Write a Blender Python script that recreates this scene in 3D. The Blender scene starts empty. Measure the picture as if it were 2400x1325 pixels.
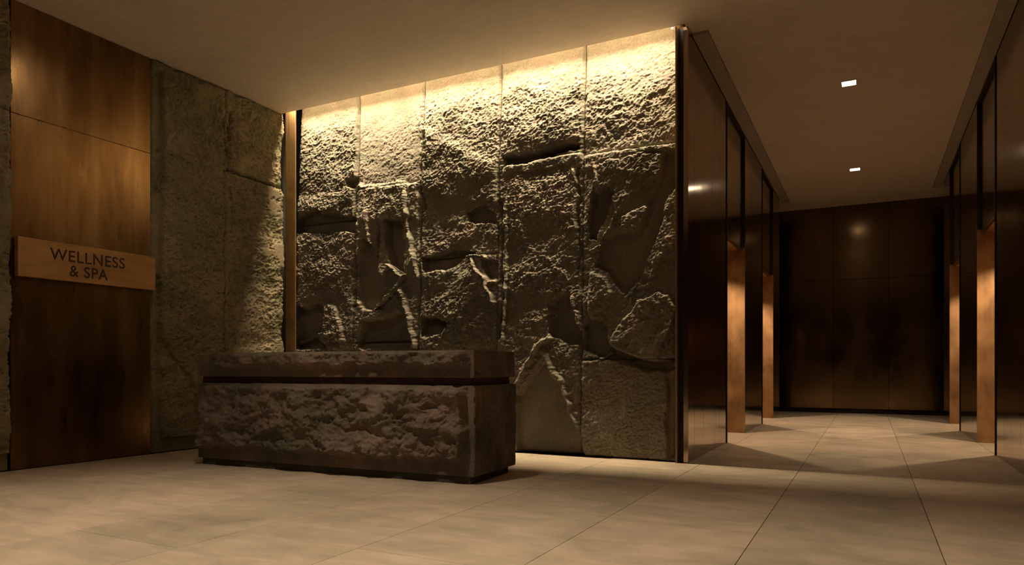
import bpy, bmesh, math
import numpy as np
from mathutils import Matrix, Vector

S = bpy.context.scene
COL = S.collection

# ------------------------------------------------------------------ camera, world, exposure
cam_data = bpy.data.cameras.new('camera')
cam_data.sensor_width = 36.0
cam_data.lens = 1638.0 / 2400.0 * 36.0
cam_data.shift_y = 200.1 / 2400.0
cam_data.clip_start = 0.05
cam = bpy.data.objects.new('camera', cam_data)
cam.location = (0, 0, 0.9)
cam.rotation_euler = (math.pi / 2, 0, 0.472)
COL.objects.link(cam)
S.camera = cam

S.view_settings.view_transform = 'Standard'
S.view_settings.look = 'None'
S.view_settings.gamma = 1
S.view_settings.use_curve_mapping = False
S.view_settings.exposure = 0.35

W = bpy.data.worlds.new('world')
S.world = W
W.use_nodes = True
W.node_tree.nodes['Background'].inputs[0].default_value = (1.0, 0.75, 0.5, 1)
W.node_tree.nodes['Background'].inputs[1].default_value = 0.004

# room dimensions (metres)
XL, YF, XC, XR, YB, HC = -6.67, 6.62, -1.52, 1.16, 15.4, 4.13
YSLOT = 6.58          # edge of the ceiling in front of the light slot
YBACK = -3.2          # wall behind the camera

WARM = (1.0, 0.80, 0.58)
AMBER = (1.0, 0.75, 0.50)

def area(name, loc, size, size_y, power, rot=(0, 0, 0), color=WARM, spread=math.pi):
    d = bpy.data.lights.new(name, 'AREA')
    d.shape = 'RECTANGLE'; d.size = size; d.size_y = size_y; d.energy = power; d.color = color; d.spread = spread
    o = bpy.data.objects.new(name, d); o.location = loc; o.rotation_euler = rot
    COL.objects.link(o); return o

def spot(name, loc, power, angle, blend=0.6, rot=(0, 0, 0), color=WARM, radius=0.03):
    d = bpy.data.lights.new(name, 'SPOT')
    d.energy = power; d.spot_size = math.radians(angle); d.spot_blend = blend; d.color = color
    d.shadow_soft_size = radius
    o = bpy.data.objects.new(name, d); o.location = loc; o.rotation_euler = rot
    COL.objects.link(o); return o

# linear light hidden in the ceiling slot, washing the rock wall
SLOT_P = 124.0
area('slot_light', ((XL + XC) / 2, 6.612, 4.31), XC - XL - 0.2, 0.030, SLOT_P, color=(1.0, 0.80, 0.53), spread=math.radians(98))
SLOT_SPOTS = [(-6.12, 3), (-4.28, 3.5), (-3.38, 3.5), (-2.9, 1.5)]
for sx, p in SLOT_SPOTS:
    spot('slot_spot', (sx, 6.66, 4.31), p, 80, 0.8, (math.radians(8), 0, 0), (1.0, 0.74, 0.40), 0.02)

LOBBY = [(-3.4, 2.9, 300, 84), (-0.2, 2.5, 330, 84), (-5.17, 4.16, 18, 165), (-0.4, 0.2, 110, 100), (-3.6, 0.6, 190, 100), (-5.0, -0.8, 240, 110)]
CORRIDOR = [(-0.2, 8.79), (-0.2, 12.65)]
CORRIDOR_P = 48.0
RECESS_P = 132.0

# ------------------------------------------------------------------ helpers
def link(name, me, mat=None, parent=None):
    o = bpy.data.objects.new(name, me)
    COL.objects.link(o)
    if mat is not None and len(me.materials) == 0:
        me.materials.append(mat)
    if parent is not None:
        o.parent = parent
    return o

def tag(o, label=None, cat=None, group=None, kind=None):
    if label: o['label'] = label
    if cat: o['category'] = cat
    if group: o['group'] = group
    if kind: o['kind'] = kind
    return o

def empty(name, loc=(0, 0, 0)):
    o = bpy.data.objects.new(name, None); o.location = loc; o.empty_display_size = 0.1
    COL.objects.link(o); return o

def add_box(bm, x0, x1, y0, y1, z0, z1):
    v = [bm.verts.new(p) for p in ((x0, y0, z0), (x1, y0, z0), (x1, y1, z0), (x0, y1, z0),
                                   (x0, y0, z1), (x1, y0, z1), (x1, y1, z1), (x0, y1, z1))]
    for f in ((3, 2, 1, 0), (4, 5, 6, 7), (0, 1, 5, 4), (1, 2, 6, 5), (2, 3, 7, 6), (3, 0, 4, 7)):
        bm.faces.new([v[i] for i in f])

def box_mesh(name, boxes, bevel=0.0):
    bm = bmesh.new()
    for b in boxes:
        add_box(bm, *b)
    if bevel > 0:
        bmesh.ops.bevel(bm, geom=list(bm.edges), offset=bevel, segments=1, affect='EDGES', clamp_overlap=True)
    me = bpy.data.meshes.new(name); bm.to_mesh(me); bm.free()
    return me

def box(name, b, mat, parent=None, bevel=0.0):
    return link(name, box_mesh(name, [b] if not isinstance(b, list) else b, bevel), mat, parent)

def prism_mesh(name, poly, z0, z1):
    bm = bmesh.new()
    a = [bm.verts.new((x, y, z0)) for x, y in poly]
    b = [bm.verts.new((x, y, z1)) for x, y in poly]
    n = len(poly)
    bm.faces.new(a[::-1]); bm.faces.new(b)
    for i in range(n):
        bm.faces.new((a[i], a[(i + 1) % n], b[(i + 1) % n], b[i]))
    bmesh.ops.recalc_face_normals(bm, faces=bm.faces)
    me = bpy.data.meshes.new(name); bm.to_mesh(me); bm.free(); return me

# ------------------------------------------------------------------ noise (numpy)
_rng = np.random.RandomState(11)
_PERM = _rng.permutation(512).astype(np.int64)
_PERM = np.concatenate([_PERM, _PERM])
_ANG = _rng.rand(512) * 2 * np.pi
_GX, _GY = np.cos(_ANG), np.sin(_ANG)

def perlin(x, y, seed=0):
    x = x + seed * 17.31; y = y - seed * 9.77
    xi = np.floor(x).astype(np.int64); yi = np.floor(y).astype(np.int64)
    xf = x - xi; yf = y - yi
    u = xf * xf * xf * (xf * (xf * 6 - 15) + 10); v = yf * yf * yf * (yf * (yf * 6 - 15) + 10)
    def g(ix, iy, dx, dy):
        h = _PERM[(_PERM[ix & 511] + iy) & 511]
        return _GX[h] * dx + _GY[h] * dy
    a = g(xi, yi, xf, yf); b = g(xi + 1, yi, xf - 1, yf)
    c = g(xi, yi + 1, xf, yf - 1); d = g(xi + 1, yi + 1, xf - 1, yf - 1)
    return (a + u * (b - a)) * (1 - v) + (c + u * (d - c)) * v

def fbm(x, y, octs=4, seed=0, gain=0.5):
    t = 0; a = 1.0; n = 0
    for i in range(octs):
        t = t + a * perlin(x * 2 ** i, y * 2 ** i, seed + i * 3); n += a; a *= gain
    return t / n * 1.6

def ridged(x, y, octs=4, seed=0, gain=0.55):
    t = 0; a = 1.0; n = 0
    for i in range(octs):
        t = t + a * (1 - 2.2 * np.abs(perlin(x * 2 ** i, y * 2 ** i, seed + i * 5))); n += a; a *= gain
    return t / n

def smooth(t):
    t = np.clip(t, 0, 1); return t * t * (3 - 2 * t)

def seg_dist(U, V, a, b):
    ax, ay = a; bx, by = b
    dx, dy = bx - ax, by - ay
    t = np.clip(((U - ax) * dx + (V - ay) * dy) / (dx * dx + dy * dy + 1e-12), 0, 1)
    return np.hypot(U - ax - t * dx, V - ay - t * dy)

def poly_sd(U, V, pts):
    """signed distance, positive inside"""
    d = np.full(U.shape, 9.0); ins = np.zeros(U.shape, bool)
    n = len(pts)
    for i in range(n):
        a, b = pts[i], pts[(i + 1) % n]
        d = np.minimum(d, seg_dist(U, V, a, b))
        c = ((a[1] > V) != (b[1] > V)) & (U < (b[0] - a[0]) * (V - a[1]) / (b[1] - a[1] + 1e-12) + a[0])
        ins ^= c
    return np.where(ins, d, -d)

def sculpt(U, V, feats, macro, rough, seed, warp=0.040, terr=0.020):
    """height of broken rock over the plane coordinates U, V (metres)"""
    wu = fbm(U * 6, V * 6, 5, seed + 1, 0.62) * warp; wv = fbm(U * 6, V * 6, 5, seed + 2, 0.62) * warp
    wn = fbm(U * 11, V * 11, 3, seed + 21)
    Uw, Vw = U + wu, V + wv
    H = macro * fbm(U * 1.3, V * 1.3, 3, seed + 3)
    R = np.ones(U.shape)
    for f in feats:
        pts = f[1]
        us = [p[0] for p in pts]; vs = [p[1] for p in pts]
        m = 0.15
        sel = (Uw > min(us) - m) & (Uw < max(us) + m) & (Vw > min(vs) - m) & (Vw < max(vs) + m)
        if not sel.any():
            continue
        u, v = Uw[sel], Vw[sel]
        if f[0] == 'set':
            _, _, h, soft, r = f
            if h < -0.035: h *= 1.55
            w = smooth(poly_sd(u, v, pts) / soft * 0.5 + 0.5)
            H[sel] = H[sel] * (1 - w) + h * w
            R[sel] = R[sel] * (1 - w) + r * w
        else:
            _, _, h, wd = f
            d = np.full(u.shape, 9.0)
            for a, b in zip(pts[:-1], pts[1:]):
                d = np.minimum(d, seg_dist(u, v, a, b))
            wl = wn[sel]
            w = np.clip(1 - d / (wd * (1.45 + 1.0 * wl)), 0, 1)
            H[sel] += h * w * (1.0 + 0.7 * wl)
            R[sel] = np.maximum(R[sel], 1.5 * smooth(w * 2.5))
    ca, sa = math.cos(0.5), math.sin(0.5)
    A, B = U * ca + V * sa, -U * sa + V * ca
    n1 = ridged(A * 5.5 + wu * 9, B * 9 + wv * 9, 3, seed + 4)
    n2 = ridged(A * 15, B * 22, 3, seed + 6)
    n3 = fbm(U * 46, V * 52, 2, seed + 8)
    t = (fbm(U * 1.9 + wu * 2 + V * 0.7, V * 2.7 - U * 0.8, 4, seed + 17, 0.58)) * 6.0
    fl = np.floor(t); H = H + np.minimum(R, 1) * terr / 3.0 * (fl + smooth((t - fl) * 3.2))* 0.75
    pk = 0.75 + 0.5 * smooth(fbm(U * 2.1, V * 2.1, 2, seed + 12) + 0.5)
    n4 = ridged(U * 27 + wu * 20, V * 34, 2, seed + 14)
    H = H + R * rough * pk * (0.015 * n1 + 0.018 * n2 + 0.011 * n4 + 0.004 * n3)
    return H

def grid_object(name, P, N, depth, mat, parent):
    """P (ny,nx,3) surface points, N outward normal; a skirt goes back by depth to make it a solid block"""
    back = np.pad(P, ((1, 1), (1, 1), (0, 0)), mode='edge')
    ring = np.ones(back.shape[:2], bool); ring[1:-1, 1:-1] = False
    base = depth
    ax = int(np.argmax(np.abs(N)))
    back[ring, ax] = base
    ny, nx = back.shape[:2]
    co = back.reshape(-1, 3)
    idx = np.arange(ny * nx).reshape(ny, nx)
    q = np.stack([idx[:-1, :-1], idx[:-1, 1:], idx[1:, 1:], idx[1:, :-1]], -1).reshape(-1, 4)
    back_face = np.array([idx[0, 0], idx[-1, 0], idx[-1, -1], idx[0, -1]])
    return quads(name, co, q, mat, parent)

def quads(name, co, q, mat, parent, smooth_shade=True):
    me = bpy.data.meshes.new(name)
    me.vertices.add(len(co)); me.vertices.foreach_set('co', np.ascontiguousarray(co, dtype=np.float32).ravel())
    me.loops.add(len(q) * 4); me.loops.foreach_set('vertex_index', np.ascontiguousarray(q, dtype=np.int32).ravel())
    me.polygons.add(len(q))
    me.polygons.foreach_set('loop_start', np.arange(0, len(q) * 4, 4, dtype=np.int32))
    me.update(calc_edges=True); me.validate()
    if smooth_shade:
        me.polygons.foreach_set('use_smooth', np.ones(len(me.polygons), bool))
        me.set_sharp_from_angle(angle=1.05)
    return link(name, me, mat, parent)

# ------------------------------------------------------------------ materials
def new_mat(name):
    m = bpy.data.materials.new(name); m.use_nodes = True
    nt = m.node_tree; b = nt.nodes['Principled BSDF']
    return m, nt, b

def ramp(nt, stops, src):
    r = nt.nodes.new('ShaderNodeValToRGB')
    e = r.color_ramp.elements
    e[0].position, e[0].color = stops[0][0], (*stops[0][1], 1)
    e[1].position, e[1].color = stops[-1][0], (*stops[-1][1], 1)
    for p, c in stops[1:-1]:
        n = e.new(p); n.color = (*c, 1)
    nt.links.new(src, r.inputs[0]); return r

def noise(nt, scale, detail=4, rough=0.6, coord=None, stretch=None, dist=0.0):
    n = nt.nodes.new('ShaderNodeTexNoise')
    n.inputs['Scale'].default_value = scale; n.inputs['Detail'].default_value = detail
    n.inputs['Roughness'].default_value = rough; n.inputs['Distortion'].default_value = dist
    g = nt.nodes.new('ShaderNodeNewGeometry')
    mp = nt.nodes.new('ShaderNodeMapping')
    if stretch: mp.inputs['Scale'].default_value = stretch
    nt.links.new(g.outputs['Position'], mp.inputs[0]); nt.links.new(mp.outputs[0], n.inputs[0])
    return n

def bump(nt, b, src, strength, dist):
    bp = nt.nodes.new('ShaderNodeBump'); bp.inputs['Strength'].default_value = strength
    bp.inputs['Distance'].default_value = dist
    nt.links.new(src, bp.inputs['Height']); nt.links.new(bp.outputs[0], b.inputs['Normal']); return bp

def mix(nt, fac, a, b, mode='MIX'):
    m = nt.nodes.new('ShaderNodeMix'); m.data_type = 'RGBA'; m.blend_type = mode
    if isinstance(fac, float): m.inputs[0].default_value = fac
    else: nt.links.new(fac, m.inputs[0])
    for s, i in ((a, 6), (b, 7)):
        if isinstance(s, tuple): m.inputs[i].default_value = (*s, 1)
        else: nt.links.new(s, m.inputs[i])
    return m.outputs[2]

def stone_mat(name, dark, mid, light, tintA, tintB, rough=0.9, spec=0.12):
    m, nt, b = new_mat(name)
    n1 = noise(nt, 1.6, 6, 0.62, dist=0.4)
    r1 = ramp(nt, [(0.30, dark), (0.5, mid), (0.72, light)], n1.outputs[0])
    n2 = noise(nt, 3.1, 5, 0.6, dist=0.8)
    r2 = ramp(nt, [(0.42, tintA), (0.60, tintB)], n2.outputs[0])
    c = mix(nt, 0.55, r1.outputs[0], r2.outputs[0], 'MULTIPLY')
    n3 = noise(nt, 60, 3, 0.7)
    r3 = ramp(nt, [(0.3, (0.75, 0.75, 0.75)), (0.7, (1.15, 1.12, 1.08))], n3.outputs[0])
    c = mix(nt, 1.0, c, r3.outputs[0], 'MULTIPLY')
    oi = nt.nodes.new('ShaderNodeObjectInfo')
    rc = ramp(nt, [(0.0, (0.88, 0.89, 0.88)), (1.0, (1.10, 1.10, 1.10))], oi.outputs['Random'])
    c = mix(nt, 1.0, c, rc.outputs[0], 'MULTIPLY')
    nt.links.new(c, b.inputs['Base Color'])
    b.inputs['Roughness'].default_value = rough
    b.inputs['Specular IOR Level'].default_value = spec
    n4 = noise(nt, 75, 4, 0.65)
    bump(nt, b, n4.outputs[0], 0.8, 0.008)
    return m

M_ROCK = stone_mat('split_rock', (0.185, 0.168, 0.140), (0.25, 0.224, 0.185), (0.32, 0.285, 0.24),
                   (0.84, 0.93, 0.76), (1.12, 0.98, 0.94))
M_ROCKL = stone_mat('side_rock', (0.19, 0.165, 0.115), (0.26, 0.225, 0.155), (0.33, 0.285, 0.20),
                    (0.75, 0.85, 0.60), (1.12, 0.98, 0.85))
M_DESK = stone_mat('desk_rock', (0.095, 0.085, 0.065), (0.17, 0.135, 0.112), (0.25, 0.195, 0.165),
                   (0.66, 0.80, 0.62), (1.15, 0.93, 0.92))

def bronze_mat(name, dark, mid, light, r0, r1, metallic=1.0, sc=1.2, stretch=(1, 1, 0.35), streak=0.3, bmp=0.12):
    m, nt, b = new_mat(name)
    n1 = noise(nt, sc, 4, 0.5, stretch=stretch, dist=0.15)
    ra = ramp(nt, [(0.32, dark), (0.52, mid), (0.70, light)], n1.outputs[0])
    n2 = noise(nt, 26, 3, 0.6, stretch=(1, 1, 0.02))
    rb = ramp(nt, [(0.3, (1 - streak,) * 3), (0.7, (1 + streak * 0.5,) * 3)], n2.outputs[0])
    c = mix(nt, 1.0, ra.outputs[0], rb.outputs[0], 'MULTIPLY')
    oi = nt.nodes.new('ShaderNodeObjectInfo')
    rc = ramp(nt, [(0.0, (0.88, 0.87, 0.86)), (1.0, (1.12, 1.12, 1.12))], oi.outputs['Random'])
    c = mix(nt, 1.0, c, rc.outputs[0], 'MULTIPLY')
    nt.links.new(c, b.inputs['Base Color'])
    b.inputs['Metallic'].default_value = metallic
    n3 = noise(nt, sc * 2.2, 4, 0.5, stretch=stretch, dist=0.1)
    mr = nt.nodes.new('ShaderNodeMapRange')
    mr.inputs[1].default_value = 0.3; mr.inputs[2].default_value = 0.7
    mr.inputs[3].default_value = r0; mr.inputs[4].default_value = r1
    nt.links.new(n3.outputs[0], mr.inputs[0]); nt.links.new(mr.outputs[0], b.inputs['Roughness'])
    n4 = noise(nt, 3.0, 2, 0.5, stretch=(1, 1, 0.4))
    bump(nt, b, n4.outputs[0], bmp, 0.01)
    return m

M_BRONZE = bronze_mat('patinated_bronze', (0.17, 0.095, 0.038), (0.25, 0.145, 0.06), (0.36, 0.22, 0.10), 0.25, 0.36, 1.0, 1.7, (1, 2.2, 0.5), 0.10, 0.0)
M_DARKBRONZE = bronze_mat('polished_dark_bronze', (0.34, 0.26, 0.18), (0.44, 0.34, 0.235), (0.50, 0.39, 0.27), 0.09, 0.15, 1.0, 0.8, (1, 1, 0.15), 0.25)
M_BACKBRONZE = bronze_mat('blackened_bronze', (0.13, 0.085, 0.045), (0.18, 0.12, 0.065), (0.23, 0.15, 0.08), 0.14, 0.24, 1.0, 1.2, (1, 1, 0.6), 0.05)
M_JAMB = bronze_mat('satin_bronze', (0.22, 0.12, 0.05), (0.36, 0.20, 0.085), (0.46, 0.27, 0.12), 0.5, 0.6, 0.6, 5.0, (1, 1, 0.6), 0.08)
M_TRIM = bronze_mat('brushed_bronze', (0.30, 0.185, 0.08), (0.36, 0.225, 0.095), (0.42, 0.26, 0.11), 0.40, 0.5, 0.6, 2.0)
M_SIGN = bronze_mat('sign_bronze', (0.30, 0.16, 0.065), (0.46, 0.26, 0.11), (0.55, 0.32, 0.14), 0.42, 0.55, 0.55, 4.0, (1, 0.3, 1.5), 0.05)

def plain_mat(name, col, rough, metallic=0.0, emit=0.0, ecol=None):
    m, nt, b = new_mat(name)
    n = noise(nt, 9, 4, 0.6)
    r = ramp(nt, [(0.3, tuple(c * 0.88 for c in col)), (0.7, tuple(min(1, c * 1.1) for c in col))], n.outputs[0])
    nt.links.new(r.outputs[0], b.inputs['Base Color'])
    b.inputs['Roughness'].default_value = rough; b.inputs['Metallic'].default_value = metallic
    if emit:
        b.inputs['Emission Color'].default_value = (*ecol, 1); b.inputs['Emission Strength'].default_value = emit
    return m

M_BLACK = plain_mat('black_steel', (0.016, 0.010, 0.008), 0.5, 0.3)
M_LETTER = plain_mat('dark_letter', (0.040, 0.010, 0.005), 0.6)
M_GAP = plain_mat('dark_red_band', (0.035, 0.010, 0.007), 0.6)
M_BACKING = plain_mat('dark_mortar', (0.05, 0.045, 0.03), 0.9)
M_LAMP = plain_mat('lamp_glass', (0.9, 0.85, 0.75), 0.4, 0, 16.0, (1.0, 0.84, 0.60))
M_LED = plain_mat('led_glass', (0.9, 0.85, 0.75), 0.4, 0, 2.0, (1.0, 0.80, 0.50))

# plaster ceiling
def plaster(name, k):
    return plain_mat(name, (0.45 * k, 0.385 * k, 0.30 * k), 0.7)
M_SOFFIT = plaster('darker_plaster', 0.72)
m, nt, b = new_mat('brown_plaster')
n = noise(nt, 0.9, 5, 0.6, dist=0.3); n5 = noise(nt, 5.5, 4, 0.6, stretch=(1, 2.5, 1))
r = ramp(nt, [(0.3, (0.56, 0.48, 0.39)), (0.7, (0.64, 0.55, 0.445))], n.outputs[0])
r2 = ramp(nt, [(0.3, (0.93, 0.93, 0.93)), (0.7, (1.04, 1.04, 1.04))], n5.outputs[0])
nt.links.new(mix(nt, 1.0, r.outputs[0], r2.outputs[0], 'MULTIPLY'), b.inputs['Base Color'])
b.inputs['Roughness'].default_value = 0.7
bump(nt, b, n5.outputs[0], 0.12, 0.01)
M_CEIL = m

# limestone floor tiles: world-space clouds and streaks, each object its own shade
m, nt, b = new_mat('limestone_tile')
n = noise(nt, 1.1, 6, 0.65, dist=1.0); n2 = noise(nt, 4.0, 5, 0.65, stretch=(0.5, 1.6, 1), dist=0.8)
r = ramp(nt, [(0.28, (0.31, 0.262, 0.20)), (0.5, (0.42, 0.35, 0.27)), (0.72, (0.52, 0.425, 0.335))], n.outputs[0])
r2 = ramp(nt, [(0.3, (0.78, 0.82, 0.76)), (0.7, (1.12, 1.06, 1.04))], n2.outputs[0])
oi = nt.nodes.new('ShaderNodeObjectInfo')
r3 = ramp(nt, [(0.0, (0.90, 0.91, 0.89)), (1.0, (1.07, 1.04, 1.03))], oi.outputs['Random'])
c = mix(nt, 1.0, r.outputs[0], r2.outputs[0], 'MULTIPLY')
nt.links.new(mix(nt, 1.0, c, r3.outputs[0], 'MULTIPLY'), b.inputs['Base Color'])
b.inputs['Roughness'].default_value = 0.55; b.inputs['Specular IOR Level'].default_value = 0.3
n3 = noise(nt, 30, 4, 0.6)
bump(nt, b, n3.outputs[0], 0.12, 0.003)
M_FLOOR = m
M_GROUT = plain_mat('grout', (0.16, 0.12, 0.08), 0.9)

# ------------------------------------------------------------------ floor
floor = box('floor', (XL - 0.3, 5.0, YBACK - 0.2, YB + 0.2, -0.10, -0.012), M_GROUT)
tag(floor, 'large brown limestone tiles laid in long columns', kind='structure')
TW = [-6.47 + 0.0, -5.62, -4.76, -3.90, -3.075, -2.27, -1.40, -0.545, 0.315, 1.165]
TW = [XL] + TW
OFFS = {0: 0.2, 1: 1.1, 2: 0.4, 3: 1.35, 4: 2.35, 5: 1.5, 6: 2.75, 7: 4.12, 8: 3.1, 9: 4.9}
TL = 1.70
for ci in range(len(TW) - 1):
    x0, x1 = TW[ci], TW[ci + 1]
    off = OFFS[ci] % TL
    k0 = int(math.floor((YBACK - off) / TL))
    y = off + k0 * TL
    while y < YB:
        a, c2 = max(y, YBACK), min(y + TL, YB)
        if x1 <= XC - 0.1: c2 = min(c2, 6.62)
        elif x0 < XC: c2 = min(c2, YB)
        if c2 - a > 0.03:
            g = 0.002
            cx, cy = (x0 + x1) / 2, (a + c2) / 2
            hx, hy = (x1 - x0) / 2 - g, (c2 - a) / 2 - g
            t = box('floor_tile', (-hx, hx, -hy, hy, -0.012, 0.0), M_FLOOR, floor, 0.0012)
            t.location = (cx, cy, 0)
        y += TL
# tiles of the recesses and of the cross passage
for b_ in ((-2.4, -2.27, 6.7, YB), (-4.6, -2.4, 13.9, YB), (1.165, 2.35, 6.4, 14.3), (1.165, 4.6, 14.3, YB)):
    g = 0.002
    t = box('floor_tile', (b_[0] + g, b_[1] - g, b_[2] + g, b_[3] - g, -0.012, 0.0), M_FLOOR, floor, 0.0012)

# ------------------------------------------------------------------ ceiling with light slot
poly = [(XL - 0.2, YBACK), (4.8, YBACK), (4.8, YB + 0.1), (-4.8, YB + 0.1), (-4.8, 7.3), (XC - 0.02, 7.3), (XC - 0.02, YSLOT), (XL - 0.2, YSLOT)]
ceiling = link('ceiling', prism_mesh('ceiling', poly, HC, HC + 0.5), M_CEIL)
tag(ceiling, 'smooth brown plaster ceiling', kind='structure')
slot_lid = box('trim_1', (XL - 0.1, XC, YSLOT, 7.3, HC + 0.5, HC + 0.56), M_CEIL)
tag(slot_lid, 'closed top of the light slot above the rock wall', kind='structure')
for i, (sx0, sx1) in enumerate(((XC + 0.005, XC + 0.155), (XR - 0.145, XR - 0.005))):
    s = box('trim_%d' % (2 + i), (sx0, sx1, 6.80, 14.5, HC - 0.03, HC), M_SOFFIT, None, 0.001)
    tag(s, 'shallow dropped plaster margin along the corridor %s side' % ('left', 'right')[i], kind='structure')

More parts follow.
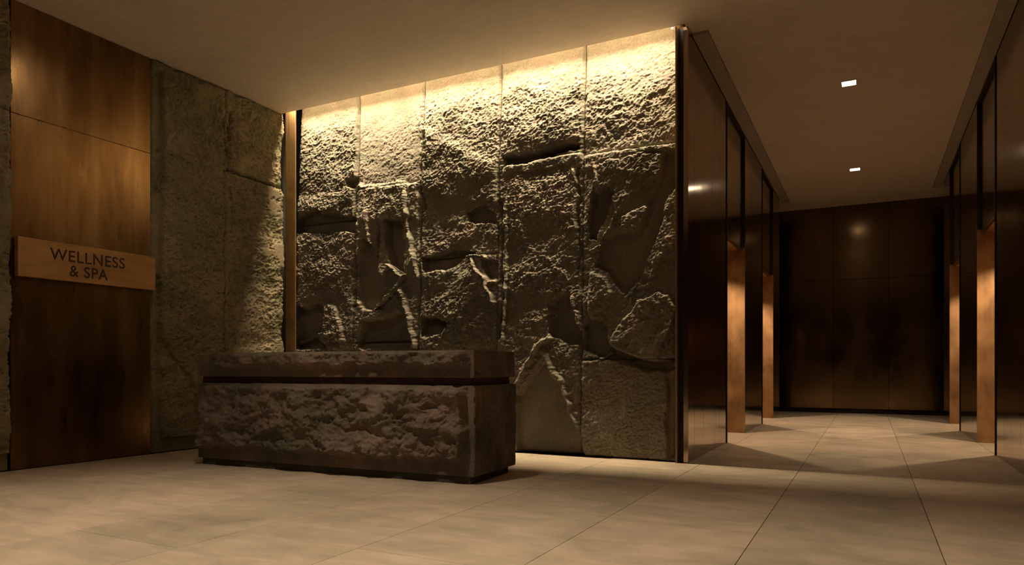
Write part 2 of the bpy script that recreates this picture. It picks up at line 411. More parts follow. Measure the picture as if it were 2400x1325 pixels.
# ------------------------------------------------------------------ rock feature wall
FEATS = [
    ('set',[(-6.591,3.063),(-6.251,3.036),(-5.835,3.06),(-5.601,3.113),(-5.592,2.795),(-5.825,2.755),(-6.103,2.82),(-6.281,2.865),(-6.567,2.783)],0.035,0.1,1.2),
    ('set',[(-6.582,2.796),(-6.445,2.849),(-6.331,2.887),(-6.232,2.915),(-6.161,2.885),(-6.103,2.82),(-5.999,2.837),(-5.826,2.787),(-5.677,2.762),(-5.583,2.71),(-5.578,2.552),(-5.821,2.595),(-6.025,2.559),(-6.237,2.616),(-6.576,2.64)],-0.055,0.012,0.15),
    ('set',[(-6.575,2.607),(-6.236,2.599),(-5.955,2.532),(-5.718,2.554),(-5.676,2.276),(-5.694,1.751),(-6.546,1.762)],0.01,0.08,1.35),
    ('set',[(-6.544,1.68),(-6.348,1.661),(-6.172,1.708),(-6.038,1.649),(-6.045,1.447),(-6.158,1.278),(-6.015,1.137),(-6.525,1.143)],-0.06,0.02,0.25),
    ('rid',[(-6.498,1.208),(-6.299,1.265),(-6.126,1.342)],0.045,0.02),
    ('set',[(-6.032,1.686),(-5.859,1.642),(-5.679,1.227),(-5.775,1.097),(-5.912,1.125),(-6.044,1.393)],0.035,0.02,1.3),
    ('rid',[(-5.592,2.585),(-5.607,2.166),(-5.578,1.642)],-0.07,0.03),
    ('rid',[(-5.709,2.924),(-5.861,2.796)],-0.03,0.012),
    ('set',[(-5.759,3.238),(-5.598,3.228),(-5.595,3.112),(-5.735,3.128)],-0.06,0.008,0.3),
    ('set',[(-5.624,4.218),(-4.687,4.214),(-4.661,3.077),(-5.595,3.144)],-0.012,0.02,0.45),
    ('set',[(-5.535,3.105),(-4.655,3.051),(-4.644,2.599),(-4.826,2.667),(-5.137,2.688),(-5.295,2.662),(-5.523,2.683)],0.035,0.03,1.1),
    ('rid',[(-5.267,3.042),(-5.244,2.657),(-5.258,2.245),(-5.275,1.938)],-0.08,0.02),
    ('set',[(-5.149,2.668),(-4.88,2.632),(-4.86,2.317),(-4.84,2.014),(-4.965,2.097),(-5.06,2.155),(-5.134,2.339)],-0.09,0.01,0.12),
    ('set',[(-5.471,2.47),(-5.339,2.396),(-5.258,2.245),(-5.214,2.037),(-5.117,1.954),(-5.124,1.725),(-5.266,1.604),(-5.419,1.558),(-5.542,1.744),(-5.567,2.163)],-0.06,0.02,0.25),
    ('rid',[(-5.388,2.775),(-5.354,2.46),(-5.296,2.248)],0.05,0.022),
    ('rid',[(-4.828,2.97),(-4.78,2.512),(-4.699,2.155)],0.065,0.018),
    ('rid',[(-4.895,2.953),(-4.874,2.621)],-0.04,0.01),
    ('rid',[(-4.699,2.155),(-4.634,1.951)],0.05,0.018),
    ('rid',[(-4.873,1.84),(-4.755,1.509),(-4.662,1.15)],0.075,0.022),
    ('rid',[(-4.809,1.987),(-5.019,1.771),(-5.265,1.588)],0.05,0.014),
    ('rid',[(-5.059,2.129),(-5.116,1.929),(-5.144,1.777)],0.045,0.012),
    ('rid',[(-5.059,2.129),(-4.87,1.965)],0.045,0.012),
    ('set',[(-5.442,1.471),(-5.263,1.501),(-5.104,1.47),(-4.921,1.575),(-4.815,1.486),(-4.721,1.121),(-5.511,1.131),(-5.477,1.327)],-0.06,0.014,0.15),
    ('set',[(-5.446,1.595),(-5.234,1.597),(-5.044,1.544),(-5.104,1.481),(-5.263,1.516),(-5.442,1.471)],0.045,0.01,0.8),
    ('set',[(-4.64,3.702),(-4.226,3.489),(-3.886,3.246),(-3.641,3.165),(-3.633,2.738),(-4.098,2.789),(-4.623,2.997)],0.022,0.05,1.25),
    ('rid',[(-4.609,3.647),(-4.557,3.214)],-0.06,0.022),
    ('rid',[(-4.635,2.973),(-4.57,2.741)],-0.06,0.02),
    ('set',[(-3.995,2.643),(-3.847,2.695),(-3.711,2.652),(-3.64,2.574),(-3.655,2.481),(-3.871,2.506),(-3.982,2.56)],-0.06,0.012,0.15),
    ('set',[(-4.592,2.167),(-4.428,2.195),(-4.199,2.226),(-4.03,2.213),(-3.875,2.182),(-4.001,2.139),(-4.139,2.067),(-4.279,2.008),(-4.54,1.995)],-0.055,0.014,0.15),
    ('rid',[(-4.073,2.139),(-3.918,2.143),(-3.782,2.133),(-3.7,2.061)],0.045,0.01),
    ('rid',[(-3.917,2.1),(-3.833,1.975),(-3.739,1.875),(-3.705,1.755),(-3.627,1.611)],0.065,0.014),
    ('rid',[(-3.739,1.875),(-3.695,1.83),(-3.605,1.834)],0.04,0.01),
    ('set',[(-3.808,2.101),(-3.615,2.069),(-3.611,1.867),(-3.696,1.872),(-3.762,1.956)],-0.05,0.012,0.2),
    ('set',[(-4.588,1.998),(-4.194,2.022),(-3.969,1.96),(-3.746,1.663),(-3.682,1.122),(-4.567,1.134)],0.012,0.04,1.1),
    ('set',[(-4.575,1.479),(-4.383,1.487),(-4.237,1.395),(-4.32,1.276),(-4.57,1.267)],-0.045,0.02,0.25),
    ('rid',[(-3.58,2.732),(-3.556,2.308),(-3.56,1.934),(-3.534,1.653),(-3.568,1.237)],-0.065,0.024),
    ('rid',[(-3.501,2.724),(-3.483,2.302),(-3.486,1.883),(-3.499,1.466),(-3.535,1.143)],0.045,0.012),
    ('rid',[(-3.418,3.941),(-3.304,3.901),(-3.211,3.838)],-0.03,0.01),
    ('set',[(-3.491,3.615),(-3.258,3.6),(-2.668,3.561),(-2.645,3.253),(-2.806,3.232),(-3.001,3.215),(-3.252,3.214),(-3.484,3.237)],0.035,0.16,1.2),
    ('set',[(-3.552,3.218),(-3.302,3.212),(-3.026,3.2),(-2.952,3.226),(-2.807,3.25),(-2.654,3.209),(-2.686,3.161),(-2.902,3.146),(-3.099,3.11),(-3.275,3.097),(-3.539,3.094)],-0.09,0.008,0.08),
    ('set',[(-3.539,3.085),(-3.275,3.087),(-3.099,3.1),(-2.902,3.137),(-2.653,3.147),(-2.633,3.064),(-2.9,3.01),(-3.197,3.003),(-3.537,3.009)],0.055,0.014,0.35),
    ('set',[(-3.506,3.005),(-3.197,2.994),(-2.9,3.001),(-2.698,3.015),(-2.687,2.234),(-2.784,1.664),(-3.429,1.649),(-3.493,2.303)],0.012,0.16,1.4),
    ('rid',[(-2.679,2.99),(-2.656,2.675),(-2.676,2.411),(-2.639,2.142),(-2.682,1.88)],-0.06,0.022),
    ('rid',[(-2.735,2.953),(-2.647,2.763)],0.04,0.014),
    ('set',[(-2.985,1.557),(-2.879,1.624),(-2.755,1.663),(-2.715,1.484),(-2.646,1.306),(-2.606,1.13),(-2.776,1.15),(-2.971,1.269)],-0.065,0.018,0.12),
    ('rid',[(-2.726,1.617),(-2.677,1.482),(-2.618,1.327)],0.04,0.022),
    ('set',[(-3.349,0.593),(-3.22,0.776),(-3.094,0.957),(-3.035,0.956),(-2.964,0.822),(-2.826,0.668),(-2.757,0.516),(-2.67,0.3),(-2.602,0.172),(-2.591,-0.022),(-3.339,-0.066)],-0.045,0.018,0.14),
    ('rid',[(-2.97,1.224),(-3.106,1.128),(-3.213,0.957),(-3.302,0.798),(-3.36,0.661)],0.075,0.026),
    ('rid',[(-3.037,1.091),(-2.986,0.956),(-2.916,0.84),(-2.828,0.766)],0.065,0.026),
    ('rid',[(-2.837,0.757),(-2.787,0.603),(-2.719,0.473),(-2.669,0.278)],0.06,0.02),
    ('set',[(-2.628,4.225),(-1.661,4.198),(-1.657,3.65),(-2.622,3.696)],-0.005,0.05,0.7),
    ('set',[(-2.614,3.088),(-2.292,3.087),(-1.652,3.071),(-1.651,3.012),(-2.025,3.023),(-2.382,2.994),(-2.491,2.943),(-2.589,2.934)],0.055,0.012,0.6),
    ('set',[(-2.491,2.943),(-2.336,2.997),(-2.025,3.023),(-1.802,2.979),(-1.8,2.789),(-2.022,2.689),(-2.24,2.456),(-2.333,2.726),(-2.47,2.698)],0.045,0.02,1.1),
    ('set',[(-2.488,2.692),(-2.415,2.714),(-2.324,2.725),(-2.287,2.655),(-2.339,2.509),(-2.397,2.384),(-2.473,2.216),(-2.547,2.223),(-2.541,2.486)],-0.06,0.012,0.12),
    ('rid',[(-2.482,2.955),(-2.471,2.786),(-2.551,2.575)],0.045,0.016),
    ('rid',[(-2.24,2.456),(-2.301,2.332),(-2.407,2.145),(-2.508,2.088)],0.055,0.014),
    ('set',[(-2.417,2.146),(-2.349,2.206),(-2.237,2.261),(-2.061,2.245),(-1.966,2.343),(-1.908,2.549),(-1.817,2.749),(-1.768,2.996),(-1.651,3.004),(-1.674,2.69),(-1.763,2.407),(-1.845,2.163),(-1.929,2.002),(-2.012,1.754),(-2.142,1.633),(-2.249,1.724),(-2.322,1.858),(-2.46,1.931)],-0.05,0.016,0.12),
    ('set',[(-2.186,2.407),(-2.063,2.459),(-1.912,2.465),(-2.018,2.284),(-2.184,2.299)],0.045,0.014,1.1),
    ('set',[(-1.764,2.533),(-1.64,2.644),(-1.636,2.146),(-1.759,1.989),(-1.862,1.787),(-1.926,1.791),(-1.844,2.037),(-1.795,2.285)],0.035,0.018,1.3),
    ('set',[(-2.505,1.869),(-2.367,1.817),(-2.297,1.641),(-2.363,1.514),(-2.522,1.411),(-2.548,1.653)],0.04,0.018,1.2),
    ('set',[(-2.314,1.143),(-2.218,1.316),(-2.096,1.44),(-2.01,1.563),(-1.84,1.619),(-1.706,1.612),(-1.65,1.445),(-1.702,1.24),(-1.768,1.117),(-1.825,0.981),(-1.961,1.003),(-2.135,1.046)],0.06,0.012,1.5),
    ('set',[(-2.582,1.37),(-2.453,1.387),(-2.343,1.298),(-2.341,1.134),(-2.135,1.03),(-1.812,0.96),(-1.626,0.992),(-1.625,0.87),(-1.96,0.877),(-2.222,0.954),(-2.402,1.019),(-2.578,1.086)],-0.055,0.014,0.12),
    ('rid',[(-2.557,0.955),(-2.425,0.976),(-2.304,1.057)],0.045,0.012),
    ('set',[(-2.576,0.955),(-2.312,1.014),(-2.09,0.928),(-1.811,0.828),(-1.795,0.498),(-1.867,0.083),(-2.563,0.001)],0.005,0.04,0.8),
    ('set',[(-1.74,0.87),(-1.617,0.911),(-1.61,0.036),(-1.72,0.029)],-0.03,0.02,0.2),
]
wall_back = box('wall_back', (XL, XC - 0.09, 7.0, 7.25, 0, HC + 0.5), M_BACKING)
tag(wall_back, 'rough split-rock feature wall of tall slabs, lit from a slot above', kind='structure')
COLS = [-6.542, -5.59, -4.624, -3.608, -2.617, -1.64]
ROWS = [[0, 0.72, 2.74, 4.5], [0, 1.20, 3.08, 4.5], [0, 2.16, 4.5], [0, 3.13, 4.5], [0, 0.985, 3.09, 4.5]]
RES = 0.0065
for ci in range(5):
    u0, u1 = COLS[ci] + 0.004, COLS[ci + 1] - 0.004
    for ri in range(len(ROWS[ci]) - 1):
        v0, v1 = ROWS[ci][ri] + 0.003, ROWS[ci][ri + 1] - 0.003
        if ri == 0: v0 = 0.012
        us = np.linspace(u0, u1, int((u1 - u0) / RES) + 1); vs = np.linspace(v0, v1, int((v1 - v0) / RES) + 1)
        U, V = np.meshgrid(us, vs)
        H = sculpt(U, V, FEATS, 0.012, (0.95 if ri == len(ROWS[ci]) - 2 else 1.0), 5)
        # fade to the flat back near the very top, worn arris along every joint
        H *= 0.45 + 0.55 * smooth((4.15 - V) / 0.6)
        e = np.minimum(np.minimum(U - u0, u1 - U), np.minimum(V - v0, v1 - V) + 0.004)
        ej = e + 0.010 * fbm(U * 14, V * 14, 3, 31)
        H = H - 0.022 * (1 - smooth(ej / 0.028))
        base = 6.815 - 0.145 * np.clip(1 - V / HC, 0, 1)
        Y = base - H; Y = np.where(Y < 6.62, 6.62 + (Y - 6.62) * 0.3, Y)
        Y = np.clip(Y, 6.575, 6.995)
        Y = np.where(V < 0.03, np.maximum(Y, 6.62), Y)
        P = np.stack([U, Y, V], -1)
        grid_object('stone_slab', P, np.array([0, -1, 0]), 7.005, M_ROCK, wall_back)
# bronze strip at the left end, steel edge and bronze pier face at the right end
t = box('trim_4', (-6.655, -6.49, 6.655, 6.675, 0, HC + 0.3), M_TRIM, None, 0.002)
tag(t, 'vertical brushed bronze strip in the inner corner left of the rock wall', kind='structure')
t = box('trim_5', (-1.630, -1.612, 6.585, 6.93, 0, HC + 0.06), M_TRIM, None, 0.001)
tag(t, 'thin metal edge at the right end of the rock wall', kind='structure')

# ------------------------------------------------------------------ left wall: rock, bronze panel, rock
LFEATS = [
    ('set',[(4.773,4.024),(4.886,4.022),(4.921,3.447),(4.911,2.901),(4.881,1.903),(4.871,0.912),(4.901,0.099),(4.773,0.022)],-0.035,0.012,0.4),
    ('rid',[(4.861,3.195),(4.987,3.184),(5.143,3.166),(5.251,3.143)],-0.035,0.02),
    ('rid',[(4.871,2.802),(4.911,2.924)],-0.03,0.03),
    ('rid',[(4.881,1.903),(4.881,1.452),(4.891,1.227),(4.972,1.117),(5.038,1.004),(5.143,0.889),(5.224,0.818)],-0.045,0.018),
    ('set',[(4.901,1.183),(5.038,0.981),(5.224,0.795),(5.305,0.581),(5.333,0.01),(4.901,0.054)],-0.02,0.03,0.8),
    ('rid',[(5.776,3.883),(5.757,3.703),(5.763,3.505),(5.727,3.396),(5.751,3.203)],-0.055,0.03),
    ('rid',[(5.776,3.01),(5.788,2.812),(5.763,2.508)],-0.04,0.022),
    ('rid',[(5.727,3.207),(5.925,3.186),(6.185,3.182),(6.581,3.178)],-0.05,0.014),
    ('rid',[(6.185,3.093),(6.581,3.075)],0.03,0.05),
    ('rid',[(5.763,1.711),(5.788,1.313)],-0.03,0.015),
]
wall_left = box('wall_left', (XL - 0.25, XL - 0.10, YBACK, 6.93, 0, HC), M_BACKING)
tag(wall_left, 'left wall of rough stone slabs and tall bronze sheets', kind='structure')
def left_slab(y0, y1, z0, z1, seed, rough):
    us = np.linspace(y0 + 0.003, y1 - 0.003, int((y1 - y0) / 0.009)); vs = np.linspace(z0 + 0.003, z1 - 0.003, int((z1 - z0) / 0.009))
    U, V = np.meshgrid(us, vs)
    Q = U * 0.8 + 100
    H = sculpt(U, V * 0.75 if False else V, LFEATS, 0.030, rough * 1.5, seed, 0.020, 0.038)
    e = np.minimum(np.minimum(U - y0, y1 - U), np.minimum(V - z0, z1 - V))
    H = H - 0.02 * (1 - smooth((e + 0.012 * fbm(U * 12, V * 12, 3, 77)) / 0.03))
    X = np.clip(XL + 0.0 + H, XL - 0.085, XL + 0.06)
    X = np.where(V < 0.16, np.minimum(X, XL - 0.02 + 0.0 * V), X)
    P = np.stack([X, U, V], -1)
    P = P[:, ::-1, :]
    grid_object('stone_slab', P, np.array([1, 0, 0]), XL - 0.10, M_ROCKL, wall_left)
left_slab(1.2, 3.43, 0.005, 3.14, 23, 0.9); left_slab(1.2, 3.43, 3.14, 4.125, 23, 0.9)
left_slab(4.785, 5.69, 0.005, 4.125, 23, 0.9)
left_slab(5.69, 6.595, 0.005, 3.18, 23, 0.9); left_slab(5.69, 6.595, 3.18, 4.125, 23, 0.8)
for z0, z1 in ((0.005, 1.88), (1.884, 3.133), (3.137, 4.125)):
    box('bronze_panel', (XL - 0.02, XL + 0.0, 3.443, 4.772, z0, z1), M_BRONZE, wall_left, 0.0015)
box('bronze_panel', (XL - 0.10, XL - 0.022, 3.44, 4.776, 0.0, 4.125), M_BLACK, wall_left)

# ------------------------------------------------------------------ corridor walls, portals, doors
def corridor_side(side):
    """side = -1 left wall, +1 right wall; all dimensions along Y"""
    X0 = XC if side < 0 else XR
    ystart = 6.64 if side < 0 else YBACK
    yend = 14.2
    def xb(a, b):            # depth a..b behind the wall face
        return (X0 - b, X0 - a) if side < 0 else (X0 + a, X0 + b)
    word = 'left' if side < 0 else 'right'
    root = empty('wall_corridor_' + word, (X0, (6.64 + yend) / 2, 0))
    tag(root, 'polished dark bronze panelling on the %s side of the corridor' % word, kind='structure')
    ports = ((8.66, 10.02), (11.80, 13.22))
    ZT = 2.52
    def add(name, x0, x1, y0, y1, z0, z1, mat, bev=0.0):
        o = box(name, (x0 - root.location.x, x1 - root.location.x, y0 - root.location.y, y1 - root.location.y, z0, z1), mat, None, bev)
        o.parent = root
        return o
    # planks between the portals
    def planks(y0, y1, w=0.47):
        xa, xb_ = xb(0.0, 0.025)
        n = max(1, int(round((y1 - y0) / w)))
        for i in range(n):
            a, c = y0 + (y1 - y0) * i / n, y0 + (y1 - y0) * (i + 1) / n
            add('bronze_plank', xa, xb_, a + 0.0015, c - 0.0015, 0.0, HC, M_DARKBRONZE, 0.001)
        xa, xb_ = xb(0.026, 0.12)
        add('backing', xa, xb_, y0, y1, 0.0, HC, M_BLACK)
    if side < 0:
        planks(6.90, 8.62)
    else:
        planks(YBACK, 6.43, 1.2); planks(6.43, 8.62, 0.47)
    planks(10.054, 11.76); planks(13.254, yend)
    if side < 0:
        # pier front at the lobby corner: dark sheets facing the lobby
        add('pier_sheet', XC - 0.092, XC - 0.046, 6.64, 6.66, 0, HC, M_BLACK, 0.001)
        add('pier_sheet', XC - 0.045, XC, 6.64, 6.66, 0, HC, M_DARKBRONZE, 0.001)
        add('pier_sheet', XC - 0.02, XC + 0.0, 6.661, 6.898, 0, HC, M_DARKBRONZE, 0.001)
        add('backing', XC - 0.09, XC - 0.022, 6.662, 6.898, 0, HC, M_BLACK)
    for k, (y0, y1) in enumerate(ports):
        # thin proud frame on the near edge, dark reveals
        xa, xb_ = xb(-0.008, 0.03)
        add('portal_frame', xa, xb_, y0 - 0.035, y0, 0, HC - 0.032, M_BLACK)
        xa, xb_ = xb(0.0, 0.06)
        add('portal_frame', xa, xb_, y1, y1 + 0.010, ZT + 0.04, HC - 0.032, M_BLACK)
        xa, xb_ = xb(0.0, 0.055)
        add('portal_frame', xa, xb_, y0, y1, HC - 0.06, HC - 0.032, M_BLACK)
        # transom sheet and head
        xa, xb_ = xb(0.030, 0.055)
        add('transom_panel', xa, xb_, y0 + 0.002, y1 - 0.002, ZT, HC - 0.061, M_DARKBRONZE, 0.001)
        xa, xb_ = xb(0.077, 0.80)
        add('recess_head', xa, xb_, y0, y1, ZT, ZT + 0.10, M_JAMB)
        # jambs of the deep recess
        xa, xb_ = xb(0.0, 0.80)
        add('jamb', xa, xb_, y1 + 0.011, y1 + 0.03, 0, ZT + 0.1, M_JAMB, 0.001)
        xa, xb_ = xb(0.13, 0.80)
        add('jamb', xa, xb_, y0 - 0.03, y0 - 0.002, 0, ZT + 0.1, M_JAMB, 0.001)
        # lift doors at the back of the recess
        d = empty('door_%d' % (k + 1 + (0 if side < 0 else 2)), (X0 + side * 0.82, (y0 + y1) / 2, 0))
        tag(d, 'bronze lift door in the %s recess on the %s side' % (('nearer', 'farther')[k], word), kind='structure')
        hw = (y1 - y0) / 2
        for s_ in (-1, 1):
            o = box('door_leaf', (-0.015, 0.015, min(0.003 * s_, s_ * hw), max(0.003 * s_, s_ * hw), 0.006, ZT + 0.05), M_BRONZE, d, 0.001)
        # small recessed lamp over each opening
        lx = X0 + side * 0.45
        lm = empty('recess_lamp', (lx, (y0 + y1) / 2, ZT))
        tag(lm, 'small square lamp in the head of the %s recess, corridor %s side' % (('nearer', 'farther')[k], word), 'lamp')
        box('lamp_frame', [(-0.06, 0.06, -0.06, -0.045, -0.006, 0), (-0.06, 0.06, 0.045, 0.06, -0.006, 0),
                           (-0.06, -0.045, -0.045, 0.045, -0.006, 0), (0.045, 0.06, -0.045, 0.045, -0.006, 0)], M_BLACK, lm)
        box('diffuser', (-0.044, 0.044, -0.044, 0.044, -0.004, 0), M_LED, lm)
        spot('recess_light', (lx, (y0 + y1) / 2, ZT - 0.02), RECESS_P, 125, 0.5, (0, 0, 0), AMBER, 0.03)
    return root
corridor_side(-1); corridor_side(1)

# ------------------------------------------------------------------ far wall of blackened bronze sheets
far = box('wall_far', (-4.8, 4.8, YB + 0.03, YB + 0.2, 0, HC), M_BLACK)
tag(far, 'blackened bronze sheet wall closing the corridor', kind='structure')
xs = [-3.6, -2.61, -1.625, -0.64, 0.345, 1.33, 2.315, 3.3]
for i in range(len(xs) - 1):
    for z0, z1 in ((0.09, 2.655), (2.66, HC - 0.002)):
        box('bronze_sheet', (xs[i] + 0.002, xs[i + 1] - 0.002, YB, YB + 0.028, z0, z1), M_BACKBRONZE, far, 0.0015)
# shell pieces out of sight that close the room
for nm, b_ in (('wall_front', (XL - 0.2, 4.8, YBACK - 0.15, YBACK, 0, HC)), ('wall_passage_left', (-3.75, -3.6, 13.9, YB + 0.02, 0, HC)),
               ('wall_passage_right', (3.3, 3.45, 14.0, YB + 0.02, 0, HC)),
               ('wall_behind_left', (-3.6, -2.38, 14.05, 14.2, 0, HC)), ('wall_behind_right', (2.02, 3.3, 14.05, 14.2, 0, HC))):
    o = box(nm, b_, M_BACKING); tag(o, 'dark wall of the building shell', kind='structure')
for s_, xx in ((-1, XC), (1, XR)):
    b_ = (xx - 0.86, xx - 0.121, 14.15, 14.2, 0, HC) if s_ < 0 else (xx + 0.121, xx + 0.86, 14.15, 14.2, 0, HC)
    o = box('wall_end_%s' % ('left' if s_ < 0 else 'right'), b_, M_DARKBRONZE); tag(o, 'end return of the corridor wall', kind='structure')

# ------------------------------------------------------------------ reception desk
desk = empty('reception_desk', (-5.655, 4.475, 0))
desk.rotation_euler = (0, 0, math.radians(2.6))
tag(desk, 'massive rough-hewn dark stone reception desk standing before the rock wall', 'reception desk')
DL, DD = 2.93, 0.80

def rock_ring(name, x0, x1, y0, y1, z0, z1, amp, seed, mat, parent, mlow, mhigh, mside):
    """block with four hewn faces: a strip wound round the plan and closed with flat top and bottom"""
    r = 0.015; step = 0.008
    Lx, Ly = x1 - x0, y1 - y0
    per = 2 * (Lx + Ly)
    n = int(per / step)
    s = np.arange(n) * per / n
    X = np.zeros(n); Y = np.zeros(n); NX = np.zeros(n); NY = np.zeros(n); ED = np.zeros(n)
    for i, t in enumerate(s):
        if t < Lx: X[i], Y[i], NX[i], NY[i], q, Lq = x0 + t, y0, 0, -1, t, Lx
        elif t < Lx + Ly: q = t - Lx; X[i], Y[i], NX[i], NY[i], Lq = x1, y0 + q, 1, 0, Ly
        elif t < 2 * Lx + Ly: q = t - Lx - Ly; X[i], Y[i], NX[i], NY[i], Lq = x1 - q, y1, 0, 1, Lx
        else: q = t - 2 * Lx - Ly; X[i], Y[i], NX[i], NY[i], Lq = x0, y1 - q, -1, 0, Ly
        ED[i] = min(q, Lq - q)
    nz = int((z1 - z0) / step)
    z = np.linspace(z0, z1, nz)
    Sg, Z = np.meshgrid(s, z)
    E = np.broadcast_to(ED, Sg.shape)
    jag = 0.035 * fbm(Sg * 9, Z * 9, 4, seed + 1)
    big = ridged(Sg * 1.9 + Z * 1.4, Z * 3.6 - Sg * 0.9, 3, seed + 2, 0.5)
    med = ridged(Sg * 6 + Z * 3, Z * 9, 3, seed + 4)
    fine = fbm(Sg * 34, Z * 34, 3, seed + 6)
    side = (NX[None, :] != 0)
    med = np.where(side, 2.6 * ridged(Sg * 10, Z * 1.6 + Sg, 3, seed + 9), med)
    H = amp * (0.50 + 0.80 * big) + 0.009 * med + 0.0035 * fine
    t = fbm(Sg * 2.6 + Z * 1.2, Z * 3.4 - Sg, 4, seed + 13, 0.6) * 5.0
    fl = np.floor(t); H = H + np.where(side, 0.3, 1.0) * 0.016 * (fl + smooth((t - fl) * 2.6))
    jag = jag + 0.03 * fbm(Sg * 3.1, Z * 2, 3, seed + 15)
    w = smooth((Z - z0 + jag - mlow) / 0.045 + 0.5) * smooth((z1 - Z + jag * 0.6 + 0.01) / mhigh) * np.where(side, 1.0, smooth((E + jag * 1.3 - mside) / 0.04 + 0.5))
    H = H * w + 0.002
    cleft = ridged(Sg * 7.5 + 0.5 * fbm(Sg * 5, Z * 5, 2, seed + 30), Z * 1.7, 3, seed + 9, 0.6)
    H = np.where(side, np.clip(-0.040 + 0.075 * cleft + 0.014 * fbm(Sg * 16, Z * 12, 3, seed + 31), -0.09, 0.008), H)
    H = np.where(side, H * smooth((Z - z0) / 0.05 + 0.2) * smooth((z1 - Z) / 0.03 + 0.2), H)
    H[-1, :] = np.minimum(H[-1, :], 0.012); H[0, :] = 0.0
    PX = X[None, :] + NX[None, :] * H; PY = Y[None, :] + NY[None, :] * H
    co = np.stack([PX, PY, Z], -1).reshape(-1, 3)
    idx = np.arange(nz * n).reshape(nz, n)
    nxt = np.roll(idx, -1, axis=1)
    q = np.stack([idx[:-1], nxt[:-1], nxt[1:], idx[1:]], -1).reshape(-1, 4)
    # caps: connect the front row with the mirrored back row
    cx = np.clip(X, x0 + 0.05, x1 - 0.05)
    inner_b = np.stack([cx, np.full(n, (y0 + y1) / 2), np.full(n, z0)], -1)
    inner_t = np.stack([cx, np.full(n, (y0 + y1) / 2), np.full(n, z1)], -1)
    base = len(co)
    co = np.concatenate([co, inner_b, inner_t])
    ib = base + np.arange(n); it = base + n + np.arange(n)
    qb = np.stack([idx[0], ib, np.roll(ib, -1), np.roll(idx[0], -1)], -1)
    qt = np.stack([idx[-1], np.roll(idx[-1], -1), np.roll(it, -1), it], -1)
    o = quads(name, co, np.concatenate([q, qb, qt]), mat, parent)
    return o

rock_ring('stone_base', 0.05, 2.965, 0.03, 0.80, 0.06, 0.762, 0.075, 41, M_DESK, desk, 0.12, 0.05, 0.07)
rock_ring('stone_top', 0.06, 2.955, 0.03, 0.80, 0.822, 1.038, 0.062, 61, M_DESK, desk, 0.095, 0.03, 0.05)
box('plinth', (0.09, 2.925, 0.045, 0.74, 0.0, 0.0595), M_BACKING, desk, 0.002)
box('recessed_band', (0.08, 2.925, 0.055, 0.76, 0.7625, 0.8215), M_GAP, desk)

# ------------------------------------------------------------------ sign
sign = empty('wall_sign', (XL, 4.125, 1.705))
tag(sign, 'long bronze sign board lettered WELLNESS & SPA on the left bronze panel', 'sign')
box('board', (0.012, 0.070, -0.66, 0.655, 0.0, 0.345), M_SIGN, sign, 0.0015)
box('mounting_rail', (0.001, 0.012, -0.60, 0.60, 0.05, 0.295), M_BLACK, sign)
def letters(txt, yc, z, cap, width):
    cu = bpy.data.curves.new('lettering', 'FONT')
    cu.body = txt; cu.size = 1.0; cu.extrude = 0.012; cu.align_x = 'CENTER'; cu.space_character = 1.08; cu.offset = 0.010
    tmp = bpy.data.objects.new('tmp', cu); COL.objects.link(tmp)
    bpy.context.view_layer.update()
    dg = bpy.context.evaluated_depsgraph_get()
    me = bpy.data.meshes.new_from_object(tmp.evaluated_get(dg))
    bpy.data.objects.remove(tmp)
    n = len(me.vertices); co = np.zeros(n * 3, np.float32); me.vertices.foreach_get('co', co); co = co.reshape(-1, 3)
    x0, x1 = co[:, 0].min(), co[:, 0].max(); y0, y1 = co[:, 1].min(), co[:, 1].max()
    kx = width / (x1 - x0); kz = cap / (y1 - y0)
    out = np.stack([0.0700 + co[:, 2] * 0.10, yc + (co[:, 0] - (x0 + x1) / 2) * kx, z + (co[:, 1] - y0) * kz], -1)
    me.vertices.foreach_set('co', out.astype(np.float32).ravel()); me.update()
    me.materials.clear()
    adj = [[] for _ in range(n)]
    for e in me.edges:
        a, b = e.vertices; adj[a].append(b); adj[b].append(a)
    seen = [-1] * n; k = 0
    for i in range(n):
        if seen[i] >= 0: continue
        st = [i]; seen[i] = k
        while st:
            v = st.pop()
            for w in adj[v]:
                if seen[w] < 0: seen[w] = k; st.append(w)
        k += 1
    for j in range(k):
        ids = [i for i in range(n) if seen[i] == j]; mp = {v: q for q, v in enumerate(ids)}
        fs = [[mp[v] for v in p.vertices] for p in me.polygons if seen[p.vertices[0]] == j]
        m2 = bpy.data.meshes.new('letter'); m2.from_pydata([tuple(out[i]) for i in ids], [], fs); m2.update()
        link('letter', m2, M_LETTER, sign)
    bpy.data.meshes.remove(me)
letters('WELLNESS', -0.035, 0.178, 0.108, 0.715)
letters('& SPA', -0.035, 0.045, 0.105, 0.365)

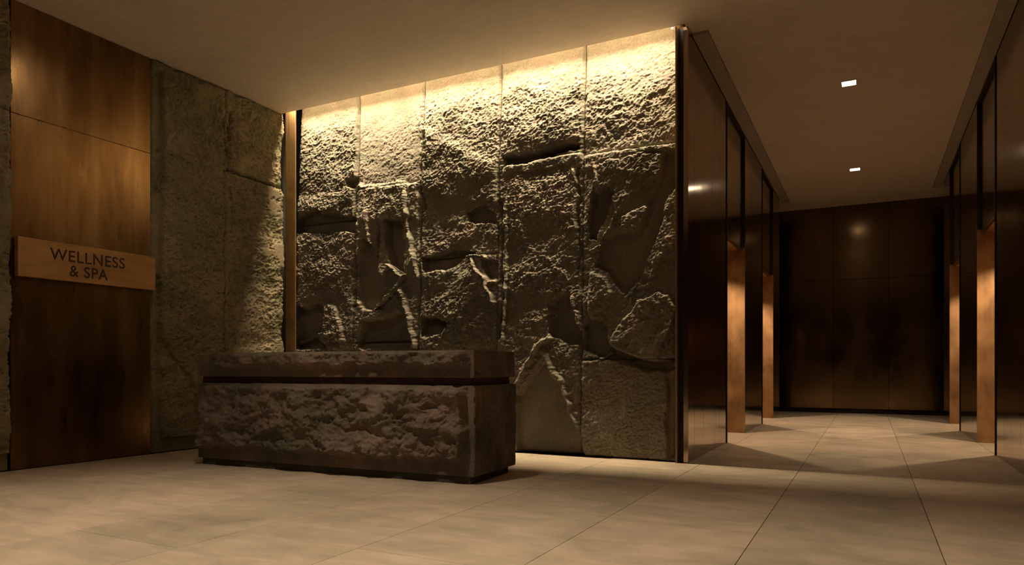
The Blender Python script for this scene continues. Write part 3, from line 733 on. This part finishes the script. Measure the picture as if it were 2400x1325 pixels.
# ------------------------------------------------------------------ ceiling downlights
def downlight(x, y, label, size=0.085, group=None):
    d = empty('ceiling_downlight', (x, y, HC))
    tag(d, label, 'ceiling light', group)
    a, c = size + 0.012, size - 0.003
    box('lamp_frame', [(-a, a, -a, -c, -0.007, 0), (-a, a, c, a, -0.007, 0), (-a, -c, -c, c, -0.007, 0), (c, a, -c, c, -0.007, 0)], M_CEIL, d)
    box('diffuser', (-c + 0.001, c - 0.001, -c + 0.001, c - 0.001, -0.004, 0), M_LAMP, d)
    return d
LBL = ['nearer of the two glowing square downlights on the corridor ceiling', 'farther of the two glowing square downlights on the corridor ceiling']
for (x, y), lb in zip(CORRIDOR, LBL):
    downlight(x, y, lb, 0.075)
    spot('corridor_light', (x, y, HC - 0.03), CORRIDOR_P, 120, 1.0, (0, 0, 0), WARM, 0.03)
LB2 = ['square downlight in the lobby ceiling before the desk', 'square downlight in the lobby ceiling towards the corridor', 'square downlight in the lobby ceiling near the bronze panel',
       'added unseen fill downlight in the lobby ceiling above the viewer', 'added unseen fill downlight in the lobby ceiling on the left wall side', 'added unseen fill downlight in the lobby ceiling behind the viewer']
for (x, y, p, ang), lb in zip(LOBBY, LB2):
    downlight(x, y, lb, 0.05)
    spot('lobby_light', (x, y, HC - 0.03), p, ang, 0.9, (0, 0, 0), WARM, 0.06)

# small spot fitting at the right end of the light slot
fit = empty('slot_spotlight', (-1.66, 6.592, HC))
tag(fit, 'tiny round spotlight at the right end of the light slot over the rock wall', 'spotlight')
bm = bmesh.new(); bmesh.ops.create_cone(bm, cap_ends=True, segments=24, radius1=0.016, radius2=0.020, depth=0.03)
bmesh.ops.translate(bm, verts=bm.verts, vec=(0, 0, 0.012))
me = bpy.data.meshes.new('housing'); bm.to_mesh(me); bm.free(); link('housing', me, M_TRIM, fit)
bm = bmesh.new(); bmesh.ops.create_uvsphere(bm, u_segments=16, v_segments=8, radius=0.013)
bmesh.ops.translate(bm, verts=bm.verts, vec=(0, 0, -0.004))
me = bpy.data.meshes.new('lens'); bm.to_mesh(me); bm.free(); link('lens', me, M_LED, fit)
